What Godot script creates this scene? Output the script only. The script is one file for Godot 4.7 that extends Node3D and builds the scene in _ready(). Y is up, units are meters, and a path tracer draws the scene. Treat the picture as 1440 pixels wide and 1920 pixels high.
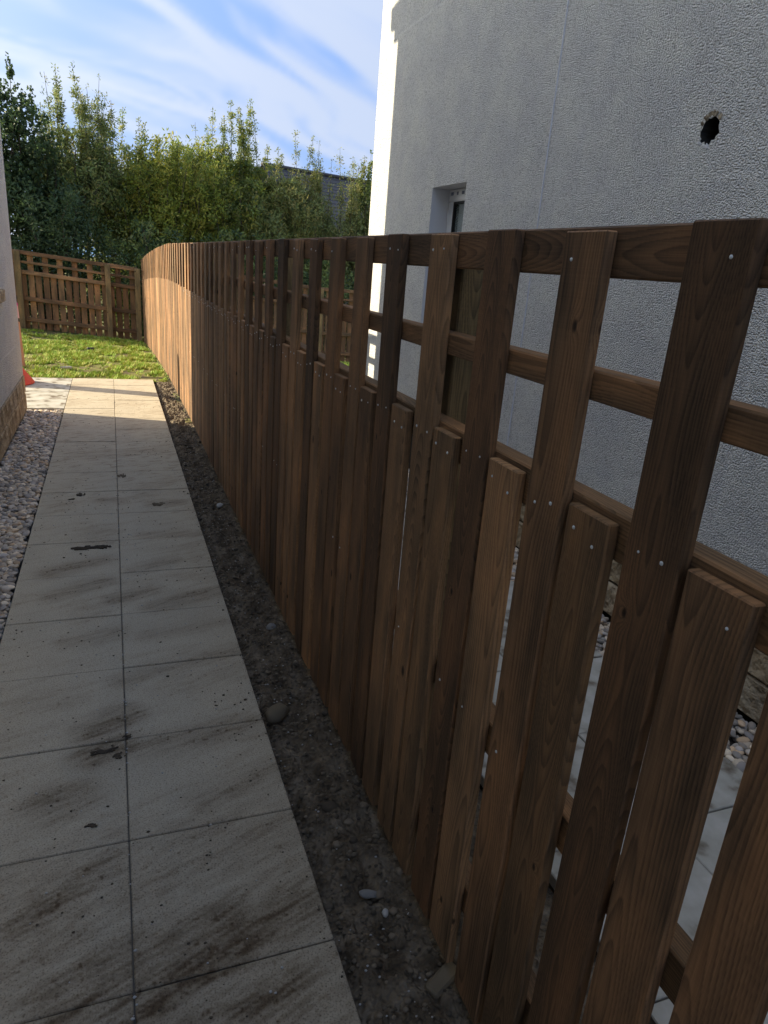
extends Node3D

var rng := RandomNumberGenerator.new()
var M := {}
var taken := {}

# ---------------------------------------------------------------- naming
func numbered(called: String) -> String:
	if not taken.has(called):
		taken[called] = 0
		return called
	taken[called] += 1
	return "%s_%03d" % [called, taken[called]]

func tag(o: Node3D, label: String, category := "", group := "", kind := "") -> Node3D:
	if label != "":
		o.set_meta("label", label)
	if category != "":
		o.set_meta("category", category)
	if group != "":
		o.set_meta("group", group)
	if kind != "":
		o.set_meta("kind", kind)
	return o

func thing(called: String, label: String, category: String, at := Vector3.ZERO, group := "") -> Node3D:
	var o := Node3D.new()
	o.name = numbered(called)
	add_child(o)
	o.position = at
	tag(o, label, category, group)
	return o

func part(called: String, m: Mesh, mat: Material, parent: Node = null, at := Vector3.ZERO) -> MeshInstance3D:
	var o := MeshInstance3D.new()
	o.mesh = m
	if mat:
		o.material_override = mat
	o.position = at
	if parent == null:
		o.name = numbered(called)
		add_child(o)
	else:
		var n := called
		var k := 0
		while parent.has_node(NodePath(n)):
			k += 1
			n = "%s_%03d" % [called, k]
		o.name = n
		parent.add_child(o, true)
	return o

var part_count := {}
func piece(called: String, m: Mesh, mat: Material, parent: Node, at := Vector3.ZERO) -> MeshInstance3D:   # like part(), quick for hundreds of alike pieces
	var key := str(parent.get_instance_id()) + called
	var k: int = part_count.get(key, 0)
	part_count[key] = k + 1
	var o := MeshInstance3D.new()
	o.mesh = m
	o.material_override = mat
	o.position = at
	o.name = called if k == 0 else "%s_%03d" % [called, k]
	parent.add_child(o, true)
	return o

# ---------------------------------------------------------------- mesh helpers
func begin() -> SurfaceTool:
	var st := SurfaceTool.new()
	st.begin(Mesh.PRIMITIVE_TRIANGLES)
	return st

func poly(st: SurfaceTool, p: Array, out: Vector3, uv = null) -> void:
	var n: Vector3 = (p[1] - p[0]).cross(p[2] - p[0]).normalized()
	var q := p
	if n.dot(out) < 0.0:
		n = -n
	else:
		q = p.duplicate()
		q.reverse()
	for i in range(1, q.size() - 1):
		for k in [0, i, i + 1]:
			var v: Vector3 = q[k]
			st.set_normal(n)
			if uv != null:
				var t: Vector2 = uv.call(v, n)
				st.set_uv(t)
			st.add_vertex(v)

# a box from lo to hi with chamfered edges: 44 triangles
func cbox(st: SurfaceTool, lo: Vector3, hi: Vector3, c: float, uv = null, basis := Transform3D()) -> void:
	var mid := (lo + hi) * 0.5
	var h := (hi - lo) * 0.5
	c = minf(c, minf(h.x, minf(h.y, h.z)) * 0.9)
	var a := func(s: Vector3, inset: int) -> Vector3:   # corner s moved in along all axes but "inset"
		var v := Vector3(s.x * h.x, s.y * h.y, s.z * h.z)
		for k in 3:
			if k != inset:
				v[k] -= s[k] * c
		return v + mid
	var emit := func(pts: Array, out: Vector3) -> void:
		if basis == Transform3D():
			poly(st, pts, out, uv)
		else:
			var q := []
			for v in pts:
				q.append(basis * v)
			poly(st, q, basis.basis * out, uv)
	for k in 3:
		for s in [-1.0, 1.0]:
			var i := (k + 1) % 3
			var j := (k + 2) % 3
			var pts := []
			for t in [[-1, -1], [1, -1], [1, 1], [-1, 1]]:
				var v := Vector3.ZERO
				v[k] = s
				v[i] = t[0]
				v[j] = t[1]
				pts.append(a.call(v, k))
			var out := Vector3.ZERO
			out[k] = s
			emit.call(pts, out)
	if c < 1e-5:
		return
	for k in 3:   # edges along axis k
		var i := (k + 1) % 3
		var j := (k + 2) % 3
		for s in [-1.0, 1.0]:
			for t in [-1.0, 1.0]:
				var v0 := Vector3.ZERO
				v0[k] = -1
				v0[i] = s
				v0[j] = t
				var v1 := v0
				v1[k] = 1
				var out := Vector3.ZERO
				out[i] = s
				out[j] = t
				emit.call([a.call(v0, i), a.call(v1, i), a.call(v1, j), a.call(v0, j)], out)
	for sx in [-1.0, 1.0]:
		for sy in [-1.0, 1.0]:
			for sz in [-1.0, 1.0]:
				var s := Vector3(sx, sy, sz)
				emit.call([a.call(s, 0), a.call(s, 1), a.call(s, 2)], s)

func chamfered(size: Vector3, c: float, uv = null) -> ArrayMesh:
	var st := begin()
	cbox(st, -size * 0.5, size * 0.5, c, uv)
	return st.commit()

func tube(st: SurfaceTool, pts: Array, radii: Array, sides := 7) -> void:
	var rings := []
	for i in pts.size():
		var d: Vector3 = (pts[mini(i + 1, pts.size() - 1)] - pts[maxi(i - 1, 0)]).normalized()
		var e := d.cross(Vector3(0.3, 0.1, 0.95)).normalized()
		var f := d.cross(e)
		var ring := []
		for k in sides:
			var w := TAU * k / sides
			ring.append(pts[i] + (e * cos(w) + f * sin(w)) * radii[i])
		rings.append(ring)
	for i in pts.size() - 1:
		var mid: Vector3 = (pts[i] + pts[i + 1]) * 0.5
		for k in sides:
			var l := (k + 1) % sides
			var q := [rings[i][k], rings[i][l], rings[i + 1][l], rings[i + 1][k]]
			poly(st, q, (q[0] + q[1] + q[2] + q[3]) * 0.25 - mid)
	poly(st, rings[-1], pts[-1] - pts[-2])

func lathe(profile: Array, sides: int) -> ArrayMesh:   # profile of Vector2(radius, height), smooth round the axis
	var st := begin()
	for i in profile.size() - 1:
		var d: Vector2 = profile[i + 1] - profile[i]
		var nr := Vector2(d.y, -d.x).normalized()
		for k in sides:
			var p := []
			var n := []
			for q in [[i, k], [i, k + 1], [i + 1, k + 1], [i + 1, k]]:
				var w: float = TAU * q[1] / sides
				var r: Vector2 = profile[q[0]]
				p.append(Vector3(r.x * cos(w), r.y, r.x * sin(w)))
				n.append(Vector3(nr.x * cos(w), nr.y, nr.x * sin(w)))
			for t in [[0, 1, 2], [0, 2, 3]]:
				var fn: Vector3 = (p[t[1]] - p[t[0]]).cross(p[t[2]] - p[t[0]])
				var order: Array = [0, 1, 2] if fn.dot(n[t[0]]) < 0.0 else [0, 2, 1]
				for v in order:
					st.set_normal(n[t[v]])
					st.add_vertex(p[t[v]])
	return st.commit()

func noise(seed_: int, freq: float, octaves := 4, type := FastNoiseLite.TYPE_SIMPLEX_SMOOTH) -> FastNoiseLite:
	var n := FastNoiseLite.new()
	n.seed = seed_
	n.frequency = freq
	n.noise_type = type
	n.fractal_octaves = octaves
	n.fractal_type = FastNoiseLite.FRACTAL_FBM if octaves > 1 else FastNoiseLite.FRACTAL_NONE
	return n

func noise_tex(n: FastNoiseLite, size: int, colors: Array, at: Array, normalize := true) -> NoiseTexture2D:
	var t := NoiseTexture2D.new()
	t.width = size
	t.height = size
	t.seamless = true
	t.seamless_blend_skirt = 0.03
	t.normalize = normalize
	t.noise = n
	var g := Gradient.new()
	g.offsets = PackedFloat32Array(at)
	var c := PackedColorArray()
	for x in colors:
		c.append(x)
	g.colors = c
	t.color_ramp = g
	return t

func lin(r: float, g: float, b: float) -> Color:
	return Color(r, g, b).linear_to_srgb()

func mat(c: Color, rough := 0.85, spec := 0.4) -> StandardMaterial3D:
	var m := StandardMaterial3D.new()
	m.albedo_color = c
	m.roughness = rough
	m.metallic_specular = spec
	return m

# ---------------------------------------------------------------- textures
const STRIPS := 16
func wood_atlas() -> Image:
	var w := 1280
	var h := 1200
	var im := Image.create(w, h, false, Image.FORMAT_RGB8)
	var n1 := noise(11, 1.0, 2)
	var n2 := noise(12, 1.0, 3)
	var n3 := noise(13, 1.0, 2)
	var n4 := noise(14, 1.0, 1)
	var data := PackedByteArray()
	data.resize(w * h * 3)
	var sw := w / STRIPS
	for s in STRIPS:
		var cx := rng.randf_range(-0.05, 0.05)
		var cz := rng.randf_range(0.008, 0.05)
		var slope := rng.randf_range(-0.035, 0.035)
		var freq := rng.randf_range(190.0, 380.0)
		var tone := rng.randf_range(0.85, 1.1)
		var knots := []
		for k in rng.randi_range(0, 2):
			knots.append(Vector3(rng.randf_range(-0.045, 0.045), rng.randf_range(0.1, 1.55), rng.randf_range(0.004, 0.009)))
		for y in h:
			var fy := 1.65 * y / h
			var wx := 0.016 * n1.get_noise_2d(fy * 1.1, s * 37.0)
			var wz := cz + slope * (fy - 0.8) + 0.022 * n1.get_noise_2d(fy * 1.3, s * 37.0 + 11.0)
			var saw := 0.03 * n4.get_noise_2d(fy * 520.0, s * 7.0)
			var near := []
			for k in knots:
				if absf(fy - k.y) < 0.11:
					near.append(k)
			for x in sw:
				var fx := 0.10 * (float(x) / sw - 0.5)
				var px := fx - cx + wx
				var r := sqrt(px * px + wz * wz)
				var dark := 0.0
				for k in near:
					var dx: float = fx - k.x
					var dy: float = (fy - k.y) * 0.5
					var d: float = sqrt(dx * dx + dy * dy)
					r += 0.011 * exp(-d * d / (k.z * k.z * 6.0))
					if d < k.z * 1.35:
						dark = maxf(dark, smoothstep(k.z * 1.35, k.z * 0.3, d) * 0.6)
				var ring := fposmod(r * freq + 0.22 * n2.get_noise_2d(fx * 40.0, fy * 2.2 + s * 5.0), 1.0)
				var late := ring * ring * (1.0 - smoothstep(0.9, 1.0, ring))
				var fine := n3.get_noise_2d(fx * 900.0, fy * 9.0 + s * 3.0)
				var broad := n2.get_noise_2d(fx * 9.0 + s * 11.0, fy * 1.6)
				var v := tone * (1.0 - 0.30 * late + 0.13 * fine + 0.34 * broad + saw) * (1.0 - dark)
				v = clampf(v * 0.80, 0.03, 1.0)
				var warm := clampf(0.5 + 0.9 * broad - 0.25 * late, 0.0, 1.0)
				var o := (y * w + s * sw + x) * 3
				data[o] = int(255.0 * v)
				data[o + 1] = int(255.0 * v * lerpf(0.97, 0.90, warm))
				data[o + 2] = int(255.0 * v * lerpf(0.93, 0.80, warm))
	im.set_data(w, h, false, Image.FORMAT_RGB8, data)
	return im

const PX0 := -0.489
const PX1 := 0.436
const PZ0 := 0.8
const PZ1 := -9.3
func dirt_vignette_map() -> Image:   # brushed mud at its real place, plus vignette darkening painted on near slabs
	var w := 384
	var h := 1600
	var n1 := noise(31, 1.0, 3)
	var n2 := noise(32, 1.0, 4)
	var n3 := noise(33, 1.0, 2)
	var data := PackedByteArray()
	data.resize(w * h * 3)
	var spots := [[-0.03, -1.14, 0.43, -1.32, 0.85], [-0.12, -1.22, 0.2, -1.3, 0.9], [0.05, -1.47, 0.44, -1.58, 0.35], [-0.19, -1.20, -0.04, -1.27, 0.7], [-0.12, -2.15, -0.02, -2.24, 0.9], [0.0, -2.04, 0.39, -2.08, 0.55], [0.2, -1.73, 0.45, -1.84, 0.45], [-0.24, -1.84, -0.17, -1.86, 0.8], [-0.06, -3.14, 0.10, -3.23, 0.8], [0.12, -3.05, 0.44, -3.16, 0.75], [-0.01, -2.45, 0.41, -2.58, 0.5], [-0.32, -3.24, -0.09, -3.35, 0.7], [-0.34, -3.5, -0.11, -3.62, 0.75], [-0.23, -2.78, -0.06, -2.82, 0.5], [-0.12, -2.03, -0.03, -2.06, 1.0], [-0.27, -1.45, -0.08, -1.58, 0.55], [0.43, -3.92, 0.1, -3.95, 0.5], [0.04, -3.46, 0.25, -3.56, 0.5], [0.08, -2.78, 0.38, -2.83, 0.3], [0.2, -4.5, 0.35, -4.5, 0.6], [-0.1, -4.6, 0.0, -4.58, 0.6], [-0.2, -1.0, 0.3, -1.1, 0.6], [-0.35, -0.9, -0.05, -1.1, 0.5]]
	for y in h:
		var z := lerpf(PZ0, PZ1, (y + 0.5) / h)
		for x in w:
			var fx := lerpf(PX0, PX1, (x + 0.5) / w)
			# streaks run mostly across the path, drifting away to the right
			var along := fx * 0.94 - z * 0.34
			var over := fx * 0.34 + z * 0.94
			var streak := n1.get_noise_2d(along * 2.0, over * 15.0)
			var speck := n2.get_noise_2d(fx * 34.0, z * 34.0)
			var broad := n3.get_noise_2d(fx * 1.7, z * 1.7)
			var mud := 0.07 * smoothstep(-0.1, 0.7, streak + 0.35 * broad) + 0.12 * smoothstep(-0.2, 0.7, broad)
			for s in spots:
				if absf(z - (s[1] + s[3]) * 0.5) > 0.3:
					continue
				var a := Vector2(s[0], s[1])
				var b := Vector2(s[2], s[3])
				var p := Vector2(fx, z)
				var t := clampf((p - a).dot(b - a) / (b - a).length_squared(), 0.0, 1.0)
				var d := p.distance_to(a + (b - a) * t)
				var k: float = s[4] * exp(-d * d / 0.0048) * (0.40 + 0.45 * smoothstep(-0.5, 0.6, streak))
				mud = maxf(mud, k * (0.62 if z < -2.3 else 0.76))
			var far := smoothstep(-3.5, -6.0, z)   # flecks where feet have carried soil
			mud += 0.42 * smoothstep(0.34 - 0.10 * mud, 0.62, speck + 0.12 * streak) * (0.35 + mud * 1.6)
			mud += far * 0.35 * smoothstep(0.25, 0.6, n1.get_noise_2d(along * 5.0 + 9.0, over * 26.0))
			mud += smoothstep(-2.2, -0.9, z) * (0.20 + 0.10 * streak + 0.12 * broad)  # near mud laid on heavier, painting the vignette into the slab colour
			mud *= 0.62 + 0.72 * smoothstep(-0.5, 0.5, n2.get_noise_2d(along * 9.0, over * 70.0))
			mud = clampf(mud, 0.0, 0.93)
			var tone := 1.0 + 0.05 * broad + 0.035 * speck
			var o := (y * w + x) * 3
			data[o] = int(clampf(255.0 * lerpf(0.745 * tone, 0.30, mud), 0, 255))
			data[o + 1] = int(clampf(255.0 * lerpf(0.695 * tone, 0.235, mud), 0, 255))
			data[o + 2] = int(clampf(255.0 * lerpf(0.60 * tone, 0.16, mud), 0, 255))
	return Image.create_from_data(w, h, false, Image.FORMAT_RGB8, data)

func sky_image() -> Image:
	var w := 1536
	var h := 768
	var n1 := noise(51, 1.0, 5)
	var n2 := noise(52, 1.0, 3)
	var n3 := noise(53, 1.0, 4)
	var data := PackedFloat32Array()
	data.resize(w * h * 3)
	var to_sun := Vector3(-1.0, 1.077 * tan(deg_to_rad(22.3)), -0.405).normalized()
	var az := deg_to_rad(50.0)
	var s := Vector2(sin(az), -cos(az))
	var t := Vector2(-s.y, s.x)
	for y in h:
		var el := PI * (0.5 - (y + 0.5) / h)
		var up := sin(el)
		for x in w:
			var r := 0.30
			var g := 0.52
			var b := 0.90
			if up > 0.0:
				var a := TAU * (x + 0.5) / w
				var c := Vector2(sin(a), -cos(a)) * cos(el) / (up + 0.16)
				var along := c.dot(s)
				var over := c.dot(t)
				var warp := n2.get_noise_2d(along * 0.35, over * 0.8)
				var v := n1.get_noise_2d(along * 0.28 + 3.1, over * 1.25 + warp * 0.7)
				var wisp := n3.get_noise_2d(along * 0.9 + warp, over * 4.5 + warp * 1.5)
				var cloud := smoothstep(-0.16, 0.40, v + 0.46 * wisp + 0.07)
				var haze := exp(-up * 5.0)
				# picture values of the clear sky and of thin cloud
				var blue := Color(0.17, 0.38, 0.90).lerp(Color(0.46, 0.62, 0.91), haze)
				var white := Color(0.57, 0.665, 0.87)
				var col := blue.lerp(white, cloud * 0.92)
				# glow towards the sun as in thin cirrus, added strong to lift the shade
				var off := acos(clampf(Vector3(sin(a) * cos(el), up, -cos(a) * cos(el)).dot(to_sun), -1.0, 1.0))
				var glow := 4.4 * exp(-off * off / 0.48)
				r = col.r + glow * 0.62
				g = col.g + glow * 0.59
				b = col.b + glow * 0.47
			var o := (y * w + x) * 3
			data[o] = r
			data[o + 1] = g
			data[o + 2] = b
	return Image.create_from_data(w, h, false, Image.FORMAT_RGBF, data.to_byte_array())

# ---------------------------------------------------------------- materials
func make_materials() -> void:
	var atlas := wood_atlas()
	var wt := ImageTexture.create_from_image(atlas)
	var tints := [lin(0.419, 0.273, 0.160), lin(0.358, 0.229, 0.132), lin(0.484, 0.324, 0.190), lin(0.329, 0.215, 0.128), lin(0.423, 0.289, 0.169), lin(0.507, 0.328, 0.186), lin(0.313, 0.205, 0.122), lin(0.395, 0.251, 0.147)]
	M.wood = []
	for c in tints:
		var m := mat(c, 0.78, 0.35)
		m.albedo_texture = wt
		m.heightmap_enabled = true
		m.heightmap_texture = wt
		m.heightmap_scale = 0.06
		M.wood.append(m)
	M.post = mat(lin(0.46, 0.37, 0.21), 0.85, 0.3)
	M.post.albedo_texture = wt
	M.post.heightmap_enabled = true
	M.post.heightmap_texture = wt
	M.post.heightmap_scale = 0.12
	M.pale_wood = mat(lin(0.50, 0.33, 0.17), 0.8, 0.3)
	M.pale_wood.albedo_texture = wt
	# roughcast render
	var cell := noise(61, 0.19, 1, FastNoiseLite.TYPE_CELLULAR)
	cell.cellular_return_type = FastNoiseLite.RETURN_DISTANCE
	cell.cellular_jitter = 1.0
	var bump := noise_tex(cell, 1024, [Color.WHITE, Color(0.55, 0.55, 0.55), Color.BLACK], [0.0, 0.45, 1.0])
	var stain := noise_tex(noise(62, 0.006, 5), 512, [Color(0.955, 0.955, 0.96), Color(1, 1, 0.99)], [0.2, 0.8])
	var grain := noise(63, 0.20, 1, FastNoiseLite.TYPE_CELLULAR)
	grain.cellular_return_type = FastNoiseLite.RETURN_CELL_VALUE
	var grit := noise_tex(grain, 1024, [Color(0.84, 0.835, 0.825), Color(0.97, 0.97, 0.965), Color(1, 1, 1)], [0.0, 0.3, 0.8])
	for k in ["roughcast", "roughcast_cream"]:
		var m := mat(lin(0.87, 0.85, 0.80) if k == "roughcast" else lin(0.70, 0.67, 0.62), 0.95, 0.2)
		m.albedo_texture = stain
		m.uv1_triplanar = true
		m.uv1_world_triplanar = true
		m.uv1_scale = Vector3.ONE * 0.75
		m.heightmap_enabled = true
		m.heightmap_texture = bump
		m.heightmap_scale = 1.9
		m.detail_enabled = true
		m.detail_blend_mode = BaseMaterial3D.BLEND_MODE_MUL
		m.detail_albedo = grit
		m.detail_uv_layer = BaseMaterial3D.DETAIL_UV_2
		m.uv2_triplanar = true
		m.uv2_world_triplanar = true
		m.uv2_scale = Vector3.ONE * 0.71
		M[k] = m
	M.smooth_render = mat(lin(0.62, 0.61, 0.60), 0.9, 0.2)
	M.bead = mat(lin(0.70, 0.70, 0.73), 0.5, 0.5)
	M.upvc = mat(lin(0.80, 0.80, 0.78), 0.35, 0.5)
	M.tape = mat(lin(0.72, 0.73, 0.72), 0.4, 0.5)
	M.ink = mat(lin(0.12, 0.14, 0.20), 0.5, 0.4)
	M.gasket = mat(lin(0.02, 0.02, 0.02), 0.6, 0.4)
	M.glass = mat(Color(0.75, 0.82, 0.82, 0.25), 0.04, 0.5)
	M.glass.transparency = BaseMaterial3D.TRANSPARENCY_ALPHA
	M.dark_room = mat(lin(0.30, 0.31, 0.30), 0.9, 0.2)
	M.core = mat(lin(0.045, 0.042, 0.038), 0.95, 0.1)
	# stone
	M.stone = []
	var st_bump := noise_tex(noise(71, 0.02, 5), 512, [Color.BLACK, Color.WHITE], [0.15, 0.85])
	for c in [lin(0.48, 0.38, 0.24), lin(0.42, 0.33, 0.21), lin(0.52, 0.42, 0.28), lin(0.44, 0.37, 0.26)]:
		var m := mat(c, 0.95, 0.2)
		m.uv1_triplanar = true
		m.uv1_world_triplanar = true
		m.uv1_scale = Vector3.ONE * 1.4
		m.albedo_texture = noise_tex(noise(72, 0.016, 5), 256, [Color(0.72, 0.70, 0.68), Color(1, 1, 1)], [0.2, 0.8]) if M.stone.is_empty() else M.stone[0].albedo_texture
		m.heightmap_enabled = true
		m.heightmap_texture = st_bump
		m.heightmap_scale = 1.5
		M.stone.append(m)
	# paving
	var dirt_vignette := ImageTexture.create_from_image(dirt_vignette_map())
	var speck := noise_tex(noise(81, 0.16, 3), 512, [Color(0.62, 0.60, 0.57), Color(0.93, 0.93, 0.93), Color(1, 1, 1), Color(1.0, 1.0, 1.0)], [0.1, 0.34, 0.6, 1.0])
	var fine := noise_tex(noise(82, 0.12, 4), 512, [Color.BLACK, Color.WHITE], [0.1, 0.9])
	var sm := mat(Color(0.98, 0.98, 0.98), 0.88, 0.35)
	sm.albedo_texture = dirt_vignette
	sm.detail_enabled = true
	sm.detail_blend_mode = BaseMaterial3D.BLEND_MODE_MUL
	sm.detail_albedo = speck
	sm.detail_uv_layer = BaseMaterial3D.DETAIL_UV_2
	M.slab = sm
	M.plain_slab = mat(lin(0.45, 0.42, 0.36), 0.9, 0.3)
	M.plain_slab.albedo_texture = noise_tex(noise(83, 0.012, 5), 512, [Color(0.55, 0.50, 0.45), Color(0.9, 0.9, 0.88), Color(1, 1, 1)], [0.1, 0.4, 0.8])
	M.plain_slab.uv1_triplanar = true
	M.plain_slab.uv1_world_triplanar = true
	M.plain_slab.uv1_scale = Vector3.ONE * 0.9
	M.joint = mat(lin(0.10, 0.09, 0.075), 0.95, 0.1)
	M.bed = mat(lin(0.06, 0.055, 0.048), 0.95, 0.1)
	# soil
	M.soil = mat(Color.WHITE, 0.95, 0.25)
	M.soil.albedo_texture = noise_tex(noise(91, 0.012, 6), 1024, [lin(0.050, 0.038, 0.025), lin(0.115, 0.088, 0.058), lin(0.175, 0.138, 0.095), lin(0.26, 0.215, 0.155)], [0.1, 0.45, 0.65, 0.95])
	M.soil.uv1_triplanar = true
	M.soil.uv1_world_triplanar = true
	M.soil.uv1_scale = Vector3.ONE * 0.8
	M.soil.heightmap_enabled = true
	M.soil.heightmap_texture = fine
	M.soil.heightmap_scale = 2.0
	M.lawn_soil = mat(Color.WHITE, 0.95, 0.2)
	M.lawn_soil.albedo_texture = noise_tex(noise(92, 0.02, 5), 512, [lin(0.11, 0.085, 0.05), lin(0.15, 0.135, 0.05), lin(0.17, 0.19, 0.05)], [0.2, 0.5, 0.8])
	M.lawn_soil.uv1_triplanar = true
	M.lawn_soil.uv1_world_triplanar = true
	M.lawn_soil.uv1_scale = Vector3.ONE * 0.4
	M.mud = mat(lin(0.085, 0.066, 0.046), 0.95, 0.2)
	M.mud_light = mat(lin(0.15, 0.115, 0.075), 0.95, 0.2)
	M.chip = mat(lin(0.42, 0.40, 0.36), 0.8, 0.3)
	M.nail = mat(lin(0.62, 0.63, 0.62), 0.35, 0.5)
	M.nail.metallic = 0.3
	M.pebble = mat(Color.WHITE, 0.75, 0.35)
	M.pebble.vertex_color_use_as_albedo = true
	M.dull_stone = mat(lin(0.16, 0.128, 0.085), 0.9, 0.2)
	M.grey_stone = mat(lin(0.22, 0.21, 0.19), 0.85, 0.3)
	M.grass = mat(Color.WHITE, 0.6, 0.3)
	M.grass.vertex_color_use_as_albedo = true
	M.grass.backlight_enabled = true
	M.grass.backlight = Color(0.5, 0.5, 0.5)
	M.leaf = mat(Color.WHITE, 0.5, 0.4)
	M.leaf.vertex_color_use_as_albedo = true
	M.leaf.backlight_enabled = true
	M.leaf.backlight = Color(0.9, 0.9, 0.9)
	M.bark = mat(lin(0.085, 0.07, 0.05), 0.95, 0.2)
	M.tile = mat(lin(0.095, 0.085, 0.08), 0.85, 0.3)
	M.house_wall = mat(lin(0.50, 0.46, 0.40), 0.9, 0.2)
	M.gutter = mat(lin(0.03, 0.03, 0.033), 0.45, 0.5)
	M.fascia = mat(lin(0.75, 0.75, 0.74), 0.5, 0.4)
	M.red = mat(lin(0.62, 0.06, 0.03), 0.5, 0.45)
	M.salmon = mat(lin(0.50, 0.25, 0.16), 0.6, 0.4)
	M.pink = mat(lin(0.65, 0.36, 0.38), 0.6, 0.4)
	M.magenta = mat(lin(0.45, 0.05, 0.18), 0.6, 0.4)

# ---------------------------------------------------------------- ground shape
func drop(x: float, z: float) -> float:
	var t := clampf((-9.0 - z) / 6.8, 0.0, 1.6)
	return -pow(t, 1.5) * clampf(0.24 + 0.08 * x, 0.05, 0.62)

func fence_x(z: float) -> float:
	return 0.667 - 0.085 * clampf((-7.1 - z) / 8.7, 0.0, 1.0)

func grid(x0: float, x1: float, z0: float, z1: float, nx: int, nz: int, height: Callable) -> ArrayMesh:
	var st := begin()
	st.set_smooth_group(0)
	for j in nz + 1:
		for i in nx + 1:
			var x := lerpf(x0, x1, float(i) / nx)
			var z := lerpf(z0, z1, float(j) / nz)
			var y: float = height.call(x, z)
			st.set_uv(Vector2(x, z))
			st.add_vertex(Vector3(x, y, z))
	for j in nz:
		for i in nx:
			var a := j * (nx + 1) + i
			var b := a + nx + 1
			for k in [a, b, a + 1, a + 1, b, b + 1]:
				st.add_index(k)
	st.generate_normals()
	var m := st.commit()
	var n: PackedVector3Array = m.surface_get_arrays(0)[Mesh.ARRAY_NORMAL]
	if n[0].y < 0.0:   # turned the wrong way round
		var arr := m.surface_get_arrays(0)
		for k in n.size():
			n[k] = -n[k]
		arr[Mesh.ARRAY_NORMAL] = n
		var idx: PackedInt32Array = arr[Mesh.ARRAY_INDEX]
		for k in range(0, idx.size(), 3):
			var q := idx[k]
			idx[k] = idx[k + 1]
			idx[k + 1] = q
		arr[Mesh.ARRAY_INDEX] = idx
		m = ArrayMesh.new()
		m.add_surface_from_arrays(Mesh.PRIMITIVE_TRIANGLES, arr)
	return m

func scatter(called: String, mesh: Mesh, material: Material, where: Array, colors: Array, parent: Node = null) -> MultiMeshInstance3D:
	var mm := MultiMesh.new()
	mm.transform_format = MultiMesh.TRANSFORM_3D
	mm.use_colors = not colors.is_empty()
	mm.mesh = mesh
	mm.instance_count = where.size()
	for i in where.size():
		mm.set_instance_transform(i, where[i])
		if mm.use_colors:
			mm.set_instance_color(i, colors[i])
	var o := MultiMeshInstance3D.new()
	o.multimesh = mm
	o.material_override = material
	if parent:
		o.name = called
		parent.add_child(o, true)
	else:
		o.name = numbered(called)
		add_child(o)
	o.set_meta("kind", "stuff")
	return o

func blob(seed_: int, rings := 6, sides := 9, rough := 0.18, freq := 1.1) -> ArrayMesh:   # a rounded stone of radius about 1
	var n := noise(seed_, freq, 3)
	var st := begin()
	st.set_smooth_group(0)
	for j in rings + 1:
		for i in sides:
			var th := PI * j / rings
			var ph := TAU * i / sides
			var d := Vector3(sin(th) * cos(ph), cos(th), sin(th) * sin(ph))
			st.add_vertex(d * (1.0 + rough * n.get_noise_3dv(d) * 2.0))
	for j in rings:
		for i in sides:
			var a := j * sides + i
			var b := j * sides + (i + 1) % sides
			for k in [a, b, a + sides, b, b + sides, a + sides]:
				st.add_index(k)
	st.generate_normals()
	return st.commit()

# ---------------------------------------------------------------- fences
func wood_uv(axis: int, strip: int, voff: float, turned := false) -> Callable:
	return func(p: Vector3, n: Vector3) -> Vector2:
		var o := 0
		var best := 9.0
		for k in 3:
			if k != axis and absf(n[k]) < best:
				best = absf(n[k])
				o = k
		if absf(n[axis]) > 0.7:
			return Vector2((strip + 0.5) / STRIPS + p[(axis + 1) % 3] * 0.3, voff + p[(axis + 2) % 3] * 0.05)
		var along := fposmod(voff, 1.0) * 0.02 + (p[axis] + 0.01) / 1.68 if axis == 1 else voff + p[axis] / 1.65
		return Vector2((strip + 0.5 + clampf(p[o] / 0.114, -0.47, 0.47) * (-1.0 if turned else 1.0)) / STRIPS, 1.0 - along if turned else along)

var board_meshes := {}
func board_mesh(width: float, height: float, variant: int) -> ArrayMesh:
	var key := "%.3f %.3f %d" % [width, height, variant]
	if not board_meshes.has(key):
		var st := begin()
		cbox(st, Vector3(-0.010, 0, -width * 0.5), Vector3(0.010, height, width * 0.5), 0.0022, wood_uv(1, variant % STRIPS, 0.37 * variant, variant >= STRIPS))
		board_meshes[key] = st.commit()
	return board_meshes[key]

var nail_mesh: ArrayMesh
func nails(parent: MeshInstance3D, heights: Array, side: float) -> void:
	var st := begin()
	for e in heights:
		var y: float = e[0]
		for s in [-1.0, 1.0]:
			if rng.randf() > e[1]:
				continue
			var c := Vector3(side * 0.0105, y + rng.randf_range(-0.008, 0.008), s * 0.027 + rng.randf_range(-0.006, 0.006))
			var r := rng.randf_range(0.0021, 0.0034)
			cbox(st, c - Vector3(0.0018, r, r), c + Vector3(0.0018, r, r), 0.0016)
	var m: ArrayMesh = st.commit()
	if m.get_surface_count():
		var o := part("nail_heads", m, M.nail, parent)
		o.set_meta("kind", "stuff")

func rail(parent: Node3D, a: Vector3, b: Vector3, tall: float, deep: float, material: Material, called := "rail") -> void:
	var d := b - a
	var length := d.length()
	var st := begin()
	cbox(st, Vector3(-length * 0.5, -tall * 0.5, -deep * 0.5), Vector3(length * 0.5, tall * 0.5, deep * 0.5), 0.003, wood_uv(0, rng.randi() % STRIPS, rng.randf()))
	var o := piece(called, st.commit(), material, parent, (a + b) * 0.5)
	var x := d / length
	var z := x.cross(Vector3.UP).normalized()
	o.basis = Basis(x, z.cross(x), z)

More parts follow.
